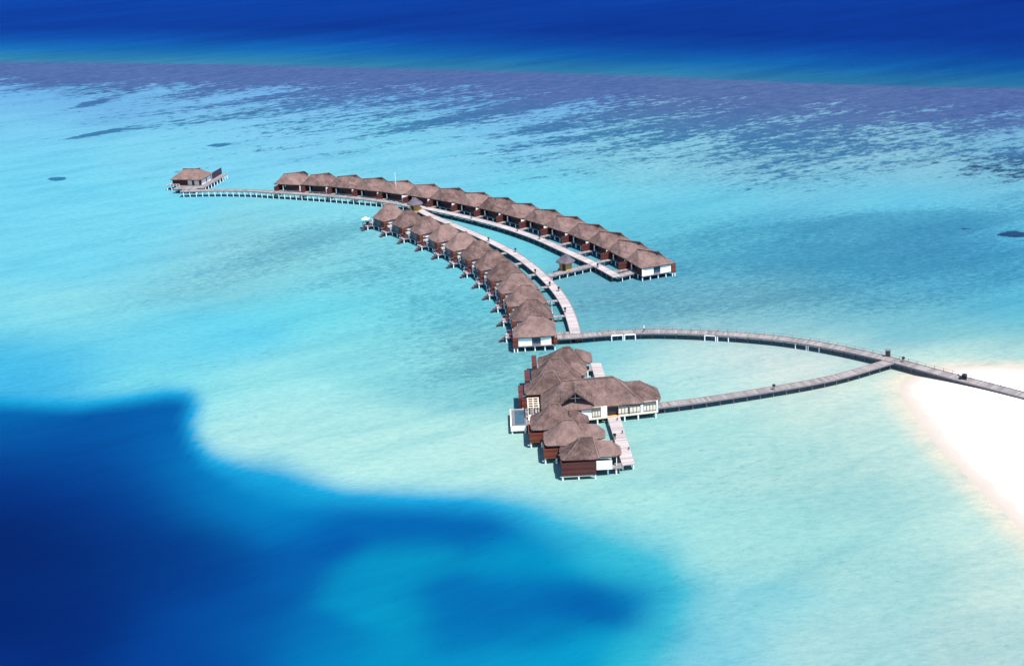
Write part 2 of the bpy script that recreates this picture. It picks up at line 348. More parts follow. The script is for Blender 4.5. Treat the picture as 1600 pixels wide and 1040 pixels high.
# ------------------------------------------------------------------ sand island
sx_ = np.arange(60, 236, 1.5); sy_ = np.arange(160, 316, 1.5); QX, QY = np.meshgrid(sx_, sy_)
d = -sdist(PW, QX, QY)
QZ = np.where(d > 0, 1.35*(1-np.exp(-d*.07)), np.maximum(d*.1, -.6)) + .03*np.sin(QX*.5+QY*.2)*np.clip(d*.2, 0, 1)
I = np.arange(QX.size).reshape(QX.shape)
F = np.stack([I[:-1, :-1].ravel(), I[:-1, 1:].ravel(), I[1:, 1:].ravel(), I[1:, :-1].ravel()], 1)
ms = bpy.data.meshes.new('sand_island'); ms.from_pydata(np.stack([QX.ravel(), QY.ravel(), QZ.ravel()], 1).tolist(), [], F.tolist())
for q in ms.polygons: q.use_smooth = True
m, t, p = mat('coral_sand'); g = nn(t, 'ShaderNodeNewGeometry'); s_ = nn(t, 'ShaderNodeSeparateXYZ'); t.links.new(g.outputs['Position'], s_.inputs[0])
f = mth(t, 'ADD', s_.outputs[2], mth(t, 'MULTIPLY', mth(t, 'SUBTRACT', noise(t, g.outputs['Position'], .25, 5), .5), .22))
t.links.new(ramp(t, f, [(0, (.345, .300, .258)), (.2, (.38, .335, .29)), (.6, (.62, .585, .55)), (1, (.72, .70, .67))]), p.inputs['Base Color'])
p.inputs['Roughness'].default_value = .9; p.inputs['Specular IOR Level'].default_value = .1
ms.materials.append(m); si = bpy.data.objects.new('sand_island', ms); S.collection.objects.link(si); tag(si, kind='structure')

# ------------------------------------------------------------------ roofs
def hip(mb, c, A, B, ze, n=7, k=7, thick=.28, pw=1.12, seed=0, rnd=.35):
    """c: corners c0 (near, A side), c1 (near, B side), c2 (far, B side), c3 (far, A side); A, B: ridge ends (x, y, z)"""
    rs = random.Random(seed); E = []; T = []
    sides = [(c[0], c[1], A, B), (c[1], c[2], B, B), (c[2], c[3], B, A), (c[3], c[0], A, A)]
    cx = sum(q[0] for q in c)/4; cy = sum(q[1] for q in c)/4
    for a, b_, ra, rb in sides:
        for i in range(k):
            s = i/k; x = a[0]+(b_[0]-a[0])*s; y = a[1]+(b_[1]-a[1])*s
            q = (abs(2*s-1))**5*rnd; dx, dy = cx-x, cy-y; L = math.hypot(dx, dy); x += dx/L*q*1.2; y += dy/L*q*1.2
            E.append((x, y, ze+rs.uniform(-.05, .05)-.10*(abs(2*s-1))**3))
            T.append(tuple(ra[j]+(rb[j]-ra[j])*s for j in range(3)))
    N = len(E); rings = []
    for j in range(n+1):
        tt = j/n; ring = []
        for e_, r_ in zip(E, T):
            jz = rs.uniform(-.05, .05) if 0 < j < n else 0
            ring.append((e_[0]+(r_[0]-e_[0])*tt, e_[1]+(r_[1]-e_[1])*tt, e_[2]+(r_[2]-e_[2])*(tt**pw)+jz))
        rings.append(ring)
    per = [0]
    for i in range(N): per.append(per[-1]+math.dist(E[i], E[(i+1) % N]))
    for j in range(n):
        for i in range(N):
            i2 = (i+1) % N; a, b_, c_, d_ = rings[j][i], rings[j][i2], rings[j+1][i2], rings[j+1][i]
            v0 = j*.8; v1 = v0+.8; us = (per[i], per[i+1])
            if math.dist(c_, d_) < 1e-4: mb.face([a, b_, c_], [(us[0], v0), (us[1], v0), (sum(us)/2, v1)])
            else: mb.face([a, b_, c_, d_], [(us[0], v0), (us[1], v0), (us[1], v1), (us[0], v1)])
    low = [(x+(cx-x)*.03, y+(cy-y)*.03, z-thick) for x, y, z in E]
    for i in range(N):
        i2 = (i+1) % N; mb.face([low[i], low[i2], E[i2], E[i]], [(per[i], -.3), (per[i+1], -.3), (per[i+1], 0), (per[i], 0)])
    mb.face(low[::-1])
    return [[rings[j][i] for j in range(n+1)] for i in (0, k, 2*k, 3*k)]
def cap(mb, pts, r=.16):
    for a, b_ in zip(pts[:-1], pts[1:]): mb.bar(a, b_, r)
def rect(x0, x1, y0, y1): return [(x0, y0), (x1, y0), (x1, y1), (x0, y1)]
pile_mb = MB(); pile_mb.cyl(0, 0, -1.0, 1.32, .17, 8); PILE = pile_mb.mesh('pile', M['pile'])
pile_mb = MB(); pile_mb.cyl(0, 0, -1.0, 1.40, .12, 8); THIN = pile_mb.mesh('thin_pile', M['pile'])
DULL = pile_mb.mesh('dull_pile', M['beam'])  # darker copy of thin pile: dark posts, and under-deck shade put into colour

# ------------------------------------------------------------------ water villas
def make_villa(mir, back):
    """local frame: -Y faces the near end of the row, outward (away from the jetty) is +X times mir; root at water level"""
    root = empty('water_villa', (0, 0, 0)); X = lambda v: v*mir
    def P(name, mt, *boxes):
        mb = MB()
        for q in boxes: mb.box(X(q[0]), X(q[1]), *q[2:])
        return mb.build(name, M[mt], root)
    P('floor', 'beam', (-4.9, 5.1, -5.15, 1.5, 1.25, 1.5), (-4.9, 1.9, 1.52, 3.5, 1.25, 1.46))
    P('wall', 'timber', (-4.0, 4.7, -4.75, 1.3, 1.5, 3.95))
    P('white_panel', 'white', (.75, 4.05, -4.98, -4.76, 1.5, 3.75))
    P('white_panel', 'white', (-4.85 if back else -3.9, -1.35, -4.98, -4.76, 1.5, 3.75))
    P('window', 'glass', (-1.32, .72, -4.88, -4.77, 1.9, 3.75))
    P('window_sill', 'beam', (-1.32, .72, -5.05, -4.89, 1.52, 1.86))
    P('timber_enclosure', 'timber2', (4.1, 5.35, -5.3, -5.18, 1.05, 3.65), (4.1, 4.22, -5.17, -4.99, 1.05, 3.65), (5.23, 5.35, -5.17, -3.4, 1.05, 3.65))
    if not back: P('timber_screen', 'timber2', (-5.35, -4.5, -5.2, -5.08, 1.5, 3.3), (-5.35, -5.23, -5.07, -3.4, 1.5, 3.3))
    P('entrance_block', 'timber', (-4.75, -4.02, -4.7, -1.6, 1.3, 3.85))
    P('recess_shade', 'dark', (-4.12, -4.02, -1.58, 1.25, 1.5, 3.9))  # flat dark panel, shade of the entry put into its colour
    P('entrance_post', 'white', (-4.9, -4.7, 1.6, 2.0, 1.47, 3.2))
    P('shaded_front', 'glass', (4.72, 4.82, -3.2, 1.25, 1.0, 3.8))  # dark glass sheet, the outer wall's shade put into its colour
    P('corner_post', 'white', (5.1, 5.35, 1.35, 1.6, 1.0, 3.5))
    P('sun_deck', 'beam', (2.2, 7.1, 1.7, 4.7, 1.08, 1.28))
    mb = MB()
    for i in range(5): mb.box(X(7.12+i*.36), X(7.44+i*.36), 2.2, 3.5, 1.0-i*.27, 1.10-i*.27)
    mb.build('stairs', M['timber'], root)
    mb = MB()
    for q_ in ((7.0, 3.6), (7.0, 4.6), (4.4, 4.6), (2.3, 4.6)): mb.bar((X(q_[0]), q_[1], 1.28), (X(q_[0]), q_[1], 2.15), .05)
    mb.bar((X(2.3), 4.6, 2.15), (X(7.0), 4.6, 2.15), .05); mb.bar((X(7.0), 4.6, 2.15), (X(7.0), 3.6, 2.15), .05)
    mb.build('deck_rail', M['beam'], root)
    rf = MB()
    if back:
        A, B = (X(-2.6), 2.5, 6.8), (X(1.3), -3.1, 6.95)
    else:
        A, B = (X(-1.9), -.4, 7.3), (X(.9), .2, 7.5)
    c = [(-5.3, -5.4), (5.35, -5.4), (5.2, 5.3), (-5.3, 5.75)]
    if mir < 0: A, B = B, A; c = [(-5.35, -5.4), (5.3, -5.4), (5.3, 5.5), (-5.2, 2.3)]
    hip(rf, c, A, B, 3.85, seed=int(5+mir+back))
    r = rf.build('roof', M['thatch'], root)
    cp = MB(); cap(cp, [(A[0], A[1], A[2]+.02), ((A[0]+B[0])/2, (A[1]+B[1])/2, (A[2]+B[2])/2-.06), (B[0], B[1], B[2]+.02)], .17); cp.build('ridge_cap', M['thatch'], r)
    for px_, py_ in [(-4.7, -4.8), (-2.3, -4.8), (.1, -4.8), (2.5, -4.8), (4.35, -5.1), (5.1, -5.1), (4.9, -1.5), (4.9, 1.3), (6.9, 1.9), (6.9, 4.5), (3.5, 4.5), (-4.7, -1.9), (-4.7, .8), (-4.7, 3.3), (-7.2, 2.9)]:
        link('pile', PILE, root, (X(px_), py_, 0))
    return root
def walkway(root, mir, L):
    """plank link from the villa door to the jetty with a tall timber screen along it"""
    mb = MB(); mb.box(mir*-4.92, mir*-(4.9+L), 1.9, 3.3, 1.3, 1.455); mb.build('entrance_walkway', M['deck'], root)
    mb = MB(); mb.box(mir*-.5, mir*-(8.0 if mir > 0 else 5.3), 3.55, 3.68, 1.2, 3.5); mb.build('entrance_screen', M['timber'], root)
BACK = [(472, 268.5), (515, 270), (557, 273.4), (597, 277.5), (636, 282), (679.5, 288), (718.6, 293.8), (758, 300.5), (794, 309), (829, 318), (867, 327.5), (902, 339), (936, 351), (970.5, 364), (1000.5, 378.5), (1029, 393.5)]
LOW = [(607, 319), (636, 328.5), (664.5, 338.5), (695, 350), (722, 362.5), (747.6, 376.5), (769.5, 391.5), (789, 408), (807, 425.7), (821.4, 445), (831.7, 467.4), (837, 492.5)]
ORD = 'first second third fourth fifth sixth seventh eighth ninth tenth eleventh twelfth thirteenth fourteenth fifteenth sixteenth'.split()
def tangents(W):
    W = np.array(W); s = np.arange(len(W))
    fx = np.polyfit(s, W[:, 0], 3); fy = np.polyfit(s, W[:, 1], 3)
    W2 = np.stack([np.polyval(fx, s)*.6+W[:, 0]*.4, np.polyval(fy, s)*.6+W[:, 1]*.4], 1)
    return W2, np.degrees(np.arctan2(np.polyval(np.polyder(fy), s), np.polyval(np.polyder(fx), s)))
def poly(pts, z, step=2.0):
    zs = z if isinstance(z, list) else [z]*len(pts); W = [at(*p, q) for p, q in zip(pts, zs)]; out = []
    for i in range(len(W)-1):
        p0 = W[max(i-1, 0)]; p1 = W[i]; p2 = W[i+1]; p3 = W[min(i+2, len(W)-1)]
        L = math.dist(p1, p2); n = max(1, int(L/step))
        for j in range(n):
            t = j/n
            out.append(tuple(.5*(2*p1[k]+(p2[k]-p0[k])*t+(2*p0[k]-5*p1[k]+4*p2[k]-p3[k])*t*t+(3*p1[k]-p0[k]-3*p2[k]+p3[k])*t**3) for k in (0, 1)))
    out.append(W[-1])
    o2 = np.array(out)
    for _ in range(3): o2[1:-1] = (o2[:-2]+2*o2[1:-1]+o2[2:])/4
    return [tuple(q) for q in o2]
J1A = poly([(283, 298.3), (345, 297), (400, 298), (422, 299.7), (475, 302.8), (533, 307), (595, 314), (640, 321)], [2.1, 2.1, 2.1, 2.1, 2.1, 2.1, 1.75, 1.6])
J1B = poly([(640, 321), (661, 324), (693, 331), (737, 341), (779, 352), (808, 361), (843, 373.5), (885, 392.5), (930, 413), (964, 431.5)], 1.6)
J2 = poly([(652, 325), (666, 334), (693, 345), (724, 358), (747.5, 368), (778.8, 383), (803.8, 396.5), (822, 409), (841, 424.5), (861, 444), (876.5, 463), (888, 484), (895.8, 506), (899.5, 521)], 1.6)
J3 = poly([(863, 526.5), (892, 525.5), (917.5, 523), (951, 520), (985, 518), (1019, 517.2), (1052.5, 517.5), (1086, 518.8), (1120, 520.5), (1160, 523), (1200, 526.5), (1240, 531), (1280, 537.5), (1320, 545), (1360, 554), (1400, 563.5), (1453, 578), (1502, 591), (1551, 603), (1600, 616), (1660, 631)], 1.6)
J4 = poly([(1026, 633.5), (1060, 629.5), (1090, 625.5), (1160, 615), (1209, 607), (1265, 597.5), (1320, 585.5), (1360, 573.5), (1394, 563.5)], 1.58)
J5 = poly([(853, 431.5), (881, 424.5), (906, 418.5), (929, 413.5)], 1.56)
J6 = poly([(963, 431.5), (977, 428), (992, 424)], 1.56)
def ndist(P, x, y): return min(math.hypot(x-a, y-b) for a, b in P)
def row(pts, mir, back, jet, grp, lab):
    z = 6.95 if back else 7.4
    W, ang = tangents([at(*p, z) for p in pts]); proto = make_villa(mir, back); note_kids(proto); out = []
    lp = (1.3*mir, -3.0) if back else (-.5*mir, .1)
    for i in range(len(W)):
        o = proto if i == 0 else copy_tree(proto)
        rz = R(ang[i]+90); c, s = math.cos(rz), math.sin(rz)
        x = W[i][0]-(c*lp[0]-s*lp[1]); y = W[i][1]-(s*lp[0]+c*lp[1])
        o.location = (x, y, .015*(i % 3)); o.rotation_euler.z = rz
        dx, dy = c*(-mir), s*(-mir)                      # towards the jetty
        bx, by = x-s*2.6, y+c*2.6
        L = 4.9
        while L < 16 and ndist(jet, bx+dx*L, by+dy*L) > 2.3: L += .2
        L = min(L-4.9+.9, 7.5)
        out.append((o, x, y, rz, L)); tag(o, lab(i), 'villa', grp)
    for o, x, y, rz, L in out: walkway(o, mir, L)
    return out
def blab(i):
    if i == 15: return 'thatched villa at the near right end of the back row, white wall facing camera'
    if i == 0: return 'thatched villa at the far left end of the back row, dark vent on its ridge'
    return f'thatched stilt villa, {ORD[i]} from the left end of the long back row'
def llab(i):
    if i == 11: return 'thatched villa at the near end of the front row, two white panels facing camera'
    if i == 0: return 'thatched villa at the far left end of the front row, beside a white parasol'
    return f'thatched stilt villa, {ORD[i]} from the far end of the shorter front row'
VB = row(BACK, 1, True, J1A+J1B, 'thatched villas of the back row', blab)
VL = row(LOW, -1, False, J2+J1B[:6], 'thatched villas of the front row', llab)
# dark vent on the first back-row roof
mb = MB(); mb.hexa([(2.2, -3.6, 6.0), (3.6, -4.0, 5.0), (4.0, -2.9, 5.0), (2.4, -2.0, 6.1)], [(2.2, -3.6, 6.9), (3.7, -4.1, 5.6), (4.1, -2.8, 5.6), (2.4, -2.0, 6.9)])
mb.build('roof_vent', M['dark'], VB[0][0])

# lone villa at the far left
def lone():
    cx, cy = -114.9, 486.8; o = empty('water_villa', (cx, cy, .1), R(-14))
    tag(o, 'lone thatched villa on white stilts at the far left jetty end', 'villa')
    def P(n, mt, *bx):
        mb = MB()
        for q in bx: mb.box(*q)
        return mb.build(n, M[mt], o)
    P('floor', 'beam', (-6.6, 6.4, -5.0, 5.4, 1.5, 1.8)); P('wall', 'timber', (-5.9, 5.3, -4.2, 4.8, 1.8, 4.2))
    P('white_panel', 'cream', (.3, 1.9, -4.4, -4.22, 1.85, 3.9)); P('white_panel', 'cream', (2.9, 4.7, -4.4, -4.22, 1.85, 3.9))
    P('door', 'dark', (1.95, 2.85, -4.35, -4.22, 1.85, 3.8))
    P('side_panel', 'white', (5.32, 5.5, -3.6, -.2, 1.85, 3.9)); P('side_panel', 'white', (5.32, 5.5, .7, 3.9, 1.85, 3.9))
    P('front_deck', 'deck', (-3.4, 5.6, -9.4, -5.02, 1.45, 1.65))
    P('side_deck', 'deck', (5.7, 8.0, -8.0, 9.5, 1.50, 1.72)); P('back_screen', 'shade_navy', (5.5, 5.62, 5.0, 13.4, 1.4, 4.1))
    P('back_deck', 'beam', (5.5, 7.9, 9.52, 13.2, 1.5, 1.70)); P('west_landing', 'beam', (-8.6, -6.62, -4.6, -1.0, 1.4, 1.55))
    mb = MB(); mb.bar((-6.0, -5.9, 2.5), (-2.4, -5.9, 2.5), .05)
    for xx in (-6, -4.8, -3.6, -2.4): mb.bar((xx, -5.9, 1.4), (xx, -5.9, 2.5), .05)
    mb.build('deck_rail', M['pile'], o)
    rf = MB(); hip(rf, rect(-6.6, 6.3, -5.3, 5.6), (-3.3, .3, 6.7), (3.6, .4, 6.75), 4.1, seed=3); r = rf.build('roof', M['thatch'], o)
    cp = MB(); cap(cp, [(-3.3, .3, 6.75), (1.8, .4, 6.7), (3.6, .4, 7.0)], .16); cp.build('ridge_cap', M['thatch'], r)
    for x, y in [(-8.3, -4.3), (-8.3, -1.3), (-6.3, -4.7), (-6.3, 0), (-6.3, 4.5), (-4, -4.7), (-3.2, -8.4), (-1, -8.4), (1.2, -8.4), (3.4, -8.4), (5.4, -8.4), (7.8, -6), (7.8, -3.5), (7.8, -1), (7.8, 1.5), (7.8, 4), (7.8, 6.5), (7.8, 9), (7.7, 11), (7.7, 13), (5.8, 11)]:
        link('pile', PILE, o, (x, y, .3))
    return o
lone()

# ------------------------------------------------------------------ jetties and boardwalks
def norm2(P):
    n = len(P); out = []
    for i in range(n):
        a = P[max(i-1, 0)]; b_ = P[min(i+1, n-1)]; L = math.dist(a, b_) or 1
        out.append((-(b_[1]-a[1])/L, (b_[0]-a[0])/L))
    return out
def jetty(name, P, wd, z, label, cat, pitch, deckm='deck', rail=None, inset=.15, dull=False, zend=None, edge='beam', skip=None, grp=None):
    N = norm2(P); root = empty(name, (0, 0, 0)); tag(root, label, cat, grp)
    x0, y0 = P[0]; root.location = (x0, y0, 0)
    Q = [(a-x0, b_-y0) for a, b_ in P]; s = [0]
    for a, b_ in zip(Q[:-1], Q[1:]): s.append(s[-1]+math.dist(a, b_))
    zz = [z if zend is None else z+(zend-z)*max(0, (v/s[-1]-.72)/.28) for v in s]
    def strip(mb, o0, o1, dz0, dz1):
        for i in range(len(Q)-1):
            a = [(Q[i][0]+N[i][0]*o0, Q[i][1]+N[i][1]*o0), (Q[i+1][0]+N[i+1][0]*o0, Q[i+1][1]+N[i+1][1]*o0), (Q[i+1][0]+N[i+1][0]*o1, Q[i+1][1]+N[i+1][1]*o1), (Q[i][0]+N[i][0]*o1, Q[i][1]+N[i][1]*o1)]
            h = [zz[i], zz[i+1], zz[i+1], zz[i]]
            T = [(p_[0], p_[1], h[k]+dz1) for k, p_ in enumerate(a)]; Bm = [(p_[0], p_[1], h[k]+dz0) for k, p_ in enumerate(a)]
            mb.face(T, [(s[i], o0), (s[i+1], o0), (s[i+1], o1), (s[i], o1)]); mb.face(Bm[::-1])
            mb.face([Bm[0], Bm[1], T[1], T[0]], [(s[i], 0), (s[i+1], 0), (s[i+1], .2), (s[i], .2)]); mb.face([Bm[2], Bm[3], T[3], T[2]], [(s[i], 0), (s[i+1], 0), (s[i+1], .2), (s[i], .2)])
            if i == 0: mb.face([Bm[3], Bm[0], T[0], T[3]])
            if i == len(Q)-2: mb.face([Bm[1], Bm[2], T[2], T[1]])
    mb = MB(); strip(mb, -wd/2, wd/2, -.16, 0); mb.build('deck', M[deckm], root)
    for sg in (-1, 1):
        mb = MB(); a, b_ = sorted((sg*(wd/2+.003), sg*(wd/2+.14))); strip(mb, a, b_, -.24, .09); mb.build('edge_beam', M[edge], root)
    mb = MB(); strip(mb, -wd/2+.35, -wd/2+.55, -.42, -.165); strip(mb, wd/2-.55, wd/2-.35, -.42, -.165); mb.build('bearer', M['beam'], root)
    me_ = DULL if dull else THIN
    k = 1; dist = pitch/2
    while dist < s[-1]:
        while s[k] < dist: k += 1
        f_ = (dist-s[k-1])/(s[k]-s[k-1]); x = Q[k-1][0]+(Q[k][0]-Q[k-1][0])*f_; y = Q[k-1][1]+(Q[k][1]-Q[k-1][1])*f_
        for sg in (-1, 1):
            wx, wy = x+N[k][0]*sg*(wd/2-inset), y+N[k][1]*sg*(wd/2-inset)
            if skip is None or not skip(wx+x0, wy+y0): link('pile', me_, root, (wx, wy, z-1.6))
        dist += pitch
    if rail:
        for sg in rail:
            mb = MB(); dist = 0.8; k = 1; last = None
            while dist < s[-1]:
                while s[k] < dist: k += 1
                f_ = (dist-s[k-1])/(s[k]-s[k-1]); zt = zz[k]
                x = Q[k-1][0]+(Q[k][0]-Q[k-1][0])*f_+N[k][0]*sg*(wd/2-.1); y = Q[k-1][1]+(Q[k][1]-Q[k-1][1])*f_+N[k][1]*sg*(wd/2-.1)
                mb.bar((x, y, zt), (x, y, zt+.8), .04)
                if last: mb.bar((last[0], last[1], last[2]+.7), (x, y, zt+.7), .02)
                last = (x, y, zt); dist += 2.2
            mb.build('railing', M['beam'], root)
    return root
def inside_sand(x, y): return sdist(PW, np.array([x]), np.array([y]))[0] < -22
jetty('jetty', J1A, 2.5, 2.1, 'long curved plank jetty on close white stilts from the lone villa to the back row', 'jetty', 2.35, rail=None, inset=-.02, zend=1.6)
jetty('jetty', J1B, 2.6, 1.6, 'pale curved plank jetty running in front of the back row of villas', 'jetty', 3.2, deckm='pink', edge='beam', dull=True)
jetty('jetty', J2, 2.5, 1.6, 'pinkish curved plank jetty between the front row of villas and the open water', 'jetty', 3.2, deckm='pink', inset=.3, dull=True)
j3 = jetty('boardwalk', J3, 2.7, 1.6, 'long bowed boardwalk with dark railing leading right onto the white sand', 'boardwalk', 2.9, rail=(1,), zend=1.45, inset=.75, skip=inside_sand, dull=True)
jetty('boardwalk', J4, 2.3, 1.58, 'curved boardwalk joining the spa hall to the long boardwalk', 'boardwalk', 3.1, inset=.35, dull=True)
jetty('walkway', J5, 2.2, 1.56, 'grey link walkway beside the tan hut, joining the two curved jetties', 'walkway', 2.6, inset=.1)
jetty('walkway', J6, 2.2, 1.56, 'short grey walkway from the back jetty tip to the last villa', 'walkway', 2.6, inset=.1)
# white landing frames along the near side of the boardwalk
for a, b_ in [(955.5, 973), (975.7, 992.6), (1101, 1118), (1121, 1138), (1243, 1260), (1263, 1280)]:
    ya = np.interp([a, b_], [951, 985, 1019, 1052, 1086, 1120, 1160, 1200, 1240, 1280], [524, 521.5, 520.7, 521, 522.3, 523.8, 526, 529.5, 534.5, 540.5])
    A, B = at(a, ya[0]+.8, 1.45), at(b_, ya[1]+.8, 1.45); ox, oy = j3.location[0], j3.location[1]
    mb = MB(); mb.bar((A[0]-ox, A[1]-oy, 1.45), (B[0]-ox, B[1]-oy, 1.45), .12)
    for q in (A, B): mb.cyl(q[0]-ox, q[1]-oy, -.8, 1.5, .14, 8)
    mb.build('landing_frame', M['pile'], j3)

# ------------------------------------------------------------------ spa complex
def pavilion(x0, x1, y0, y1, A, B, label, lobe=None, ze=3.85, walls=(), seed=1, name='spa_pavilion', piles=(), wallx=None, eave_front=True):
    ox, oy = (x0+x1)/2, (y0+y1)/2; o = empty(name, (ox, oy, 0)); tag(o, label, 'pavilion', 'linked thatched pavilions of the spa')
    L = lambda q: (q[0]-ox, q[1]-oy)+tuple(q[2:])
    mb = MB(); mb.box(x0-ox+.3, x1-ox-.2, y0-oy+.5, y1-oy-.45, 1.2, 1.5); mb.build('floor', M['beam'], o)
    mb = MB(); mb.box(x0-ox+.9, x1-ox-.9, y0-oy+1.1, y1-oy-1.1, 1.5, 3.9); mb.build('wall', M['timber'], o)
    rf = MB(); hl = hip(rf, [L(q) for q in rect(x0, x1, y0, y1)], L(A), L(B), ze, seed=seed, thick=.32, k=8, n=8, pw=1.27, rnd=.45)
    r = rf.build('roof', M['thatch'], o)
    cp = MB(); cap(cp, [L((A[0], A[1], A[2]+.03)), L((B[0], B[1], B[2]+.03))], .15)
    for ln in hl: cap(cp, ln, .09)
    cp.build('ridge_cap', M['cap'], r)
    if lobe:
        lx0, lx1, ly0, ly1, lz = lobe; lb = MB(); my = (ly0+ly1)/2
        hip(lb, [L(q) for q in rect(lx0, lx1, ly0, ly1)], L((lx0+.8, my, lz+.35)), L((lx1-1.9, my, lz-.1)), ze-.04, seed=seed+9, thick=.28, rnd=.8, pw=1.1)
        lb.build('porch_roof', M['thatch'], o)
    for nm, mt, bx in walls:
        mb = MB(); mb.box(bx[0]-ox, bx[1]-ox, bx[2]-oy, bx[3]-oy, bx[4], bx[5]); mb.build(nm, M[mt], o)
    for x, y in piles: link('pile', PILE, o, (x-ox, y-oy, 0))
    return o
pavilion(8.0, 15.9, 233.7, 240.6, (12.2, 236.9, 7.1), (14.6, 237.0, 7.1), 'spa pavilion nearest the camera, above a long brown timber screen', (13.6, 20.1, 234.6, 240.4, 5.9), seed=11,
    walls=[('timber_screen', 'timber', (8.1, 14.8, 232.75, 232.9, 1.0, 3.75)), ('side_screen', 'timber', (8.1, 8.22, 232.95, 239.0, 1.0, 3.7)), ('white_panel', 'white', (14.95, 18.0, 233.8, 233.95, 1.45, 3.3)),
           ('dark_opening', 'dark', (18.1, 19.7, 236.4, 236.5, 1.5, 3.4)), ('porch_floor', 'deck', (15.0, 19.9, 234.2, 236.3, 1.25, 1.47)), ('porch_post', 'white', (18.9, 19.05, 235.2, 235.35, 1.5, 3.7))],
    piles=[(8.3, 233), (11.4, 233), (14.6, 233), (17.2, 234.5), (18.8, 234.5), (8.4, 238)])
pavilion(5.2, 13.8, 240.6, 248.2, (9.3, 245.0, 7.3), (11.3, 245.0, 7.3), 'second spa pavilion from the near end, with a short red-brown screen at left', (11.6, 17.7, 242.7, 248.5, 5.9), seed=12,
    walls=[('timber_screen', 'timber2', (5.0, 7.9, 240.3, 240.45, 1.25, 3.35)), ('side_screen', 'timber2', (5.0, 5.12, 240.5, 246.5, 1.25, 3.35)), ('porch_floor', 'deck', (14.6, 19.2, 245.3, 246.8, 1.25, 1.45))],
    piles=[(5.3, 240.6), (7.5, 240.6), (5.3, 244.5), (18, 245.6)])
pavilion(2.7, 12.0, 248.3, 256.2, (7.2, 252.9, 7.5), (8.8, 252.9, 7.5), 'third spa pavilion from the near end, beside the pool deck', (10.2, 14.9, 250.2, 255.2, 5.7), seed=13,
    walls=[('timber_screen', 'timber2', (2.4, 5.2, 248.0, 248.15, 1.25, 3.35)), ('side_screen', 'timber2', (2.3, 2.42, 248.2, 255.2, 1.25, 3.3))],
    piles=[(2.7, 248.3), (4.9, 248.3), (2.7, 252.0)])
pavilion(2.0, 12.0, 266.6, 273.6, (6.6, 270.2, 7.3), (8.6, 270.6, 7.6), 'spa pavilion behind the pool deck, against the back of the hall', None, seed=14,
    walls=[('timber_screen', 'timber2', (1.3, 4.4, 265.9, 266.05, 1.3, 3.3)), ('side_screen', 'timber', (.7, 1.7, 266.1, 273.2, 1.3, 3.5))],
    piles=[(1.5, 266.1), (1.5, 270.5)])
pavilion(3.8, 14.9, 273.4, 281.2, (8.3, 277.4, 7.7), (10.5, 277.4, 7.7), 'second spa pavilion from the far end, its roof the broadest of the three', (12.0, 16.4, 276.4, 282.4, 5.5), seed=15,
    walls=[('side_screen', 'timber', (2.3, 3.5, 274.9, 281.4, 1.3, 3.75)), ('timber_screen', 'timber2', (2.95, 4.2, 273.7, 273.85, 1.3, 3.4))], piles=[(3.2, 274.2), (3.2, 278)])
pavilion(5.5, 16.6, 281.0, 289.2, (11.2, 284.9, 7.3), (13.0, 285.0, 7.3), 'farthest spa pavilion, roof rounded at the top, beside the far plank terrace', (13.6, 18.1, 283.4, 290.8, 5.7), seed=16,
    walls=[('side_screen', 'timber', (4.2, 5.3, 283.4, 290.0, 1.3, 3.75)), ('timber_screen', 'timber2', (4.85, 6.0, 282.7, 282.85, 1.3, 3.4)), ('porch_floor', 'deck', (15.2, 18.5, 284.6, 287.4, 1.25, 1.45)),
           ('tan_blind', 'tan', (13.6, 14.8, 281.9, 282.0, 2.2, 3.7))], piles=[(5.2, 284), (5.2, 288), (16.8, 284.5)])
# hall
ox, oy = 17, 263; hall = empty('spa_hall', (ox, oy, 0)); tag(hall, 'long thatched spa hall with white window wall, dark gable and entrance', 'hall')
HT = math.atan2(2.3, 15.3)*.55
def HP(n, mt, *bx, parent=None):
    mb = MB()
    for q in bx: mb.box(q[0]-ox, q[1]-ox, q[2]-oy, q[3]-oy, q[4], q[5])
    return mb.build(n, M[mt], parent or hall)
L = lambda q: (q[0]-ox, q[1]-oy)+tuple(q[2:])
rf = MB(); hl = hip(rf, [L(q) for q in [(5.2, 257.1), (27.4, 259.15), (27.2, 267.9), (5.4, 267.4)]], L((10.2, 262.4, 8.5)), L((20.9, 263.0, 8.6)), 3.9, k=14, n=9, seed=21, thick=.35, pw=1.1, rnd=.3)
hr = rf.build('roof', M['thatch'], hall)
cp = MB(); cap(cp, [L((10.2, 262.4, 8.53)), L((20.9, 263.0, 8.63))], .16)
for ln in hl: cap(cp, ln, .09)
cp.build('ridge_cap', M['cap'], hr)
rf = MB(); hip(rf, [L(q) for q in [(21.0, 259.3), (30.9, 259.75), (30.7, 268.4), (21.0, 268.2)]], L((23.2, 263.9, 7.0)), L((26.6, 264.1, 7.0)), 3.86, seed=22, thick=.3, rnd=.5)
rf.build('porch_roof', M['thatch'], hall)
rf = MB()                                     # gable facing the camera, open dark triangle
g0 = L((8.6, 257.55, 4.6)); g1 = L((16.4, 258.1, 4.6)); ga = L((12.5, 257.7, 7.85)); gb = L((12.5, 262.0, 8.3)); h0 = L((9.0, 261.3, 7.2)); h1 = L((16.0, 261.6, 7.2))
def slab(mb, q, d):
    b_ = [(x, y, z-d) for x, y, z in q]; mb.hexa(b_, q)
slab(rf, [g0, ga, gb, h0], .3); slab(rf, [ga, g1, h1, gb], .3)
rf.build('gable_roof', M['thatch'], hall)
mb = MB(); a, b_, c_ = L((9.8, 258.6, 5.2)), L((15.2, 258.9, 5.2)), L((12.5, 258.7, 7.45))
mb.face([a, b_, c_]); mb.face([(p_[0], p_[1]+.1, p_[2]) for p_ in (c_, b_, a)]); mb.build('gable_opening', M['dark'], hall)
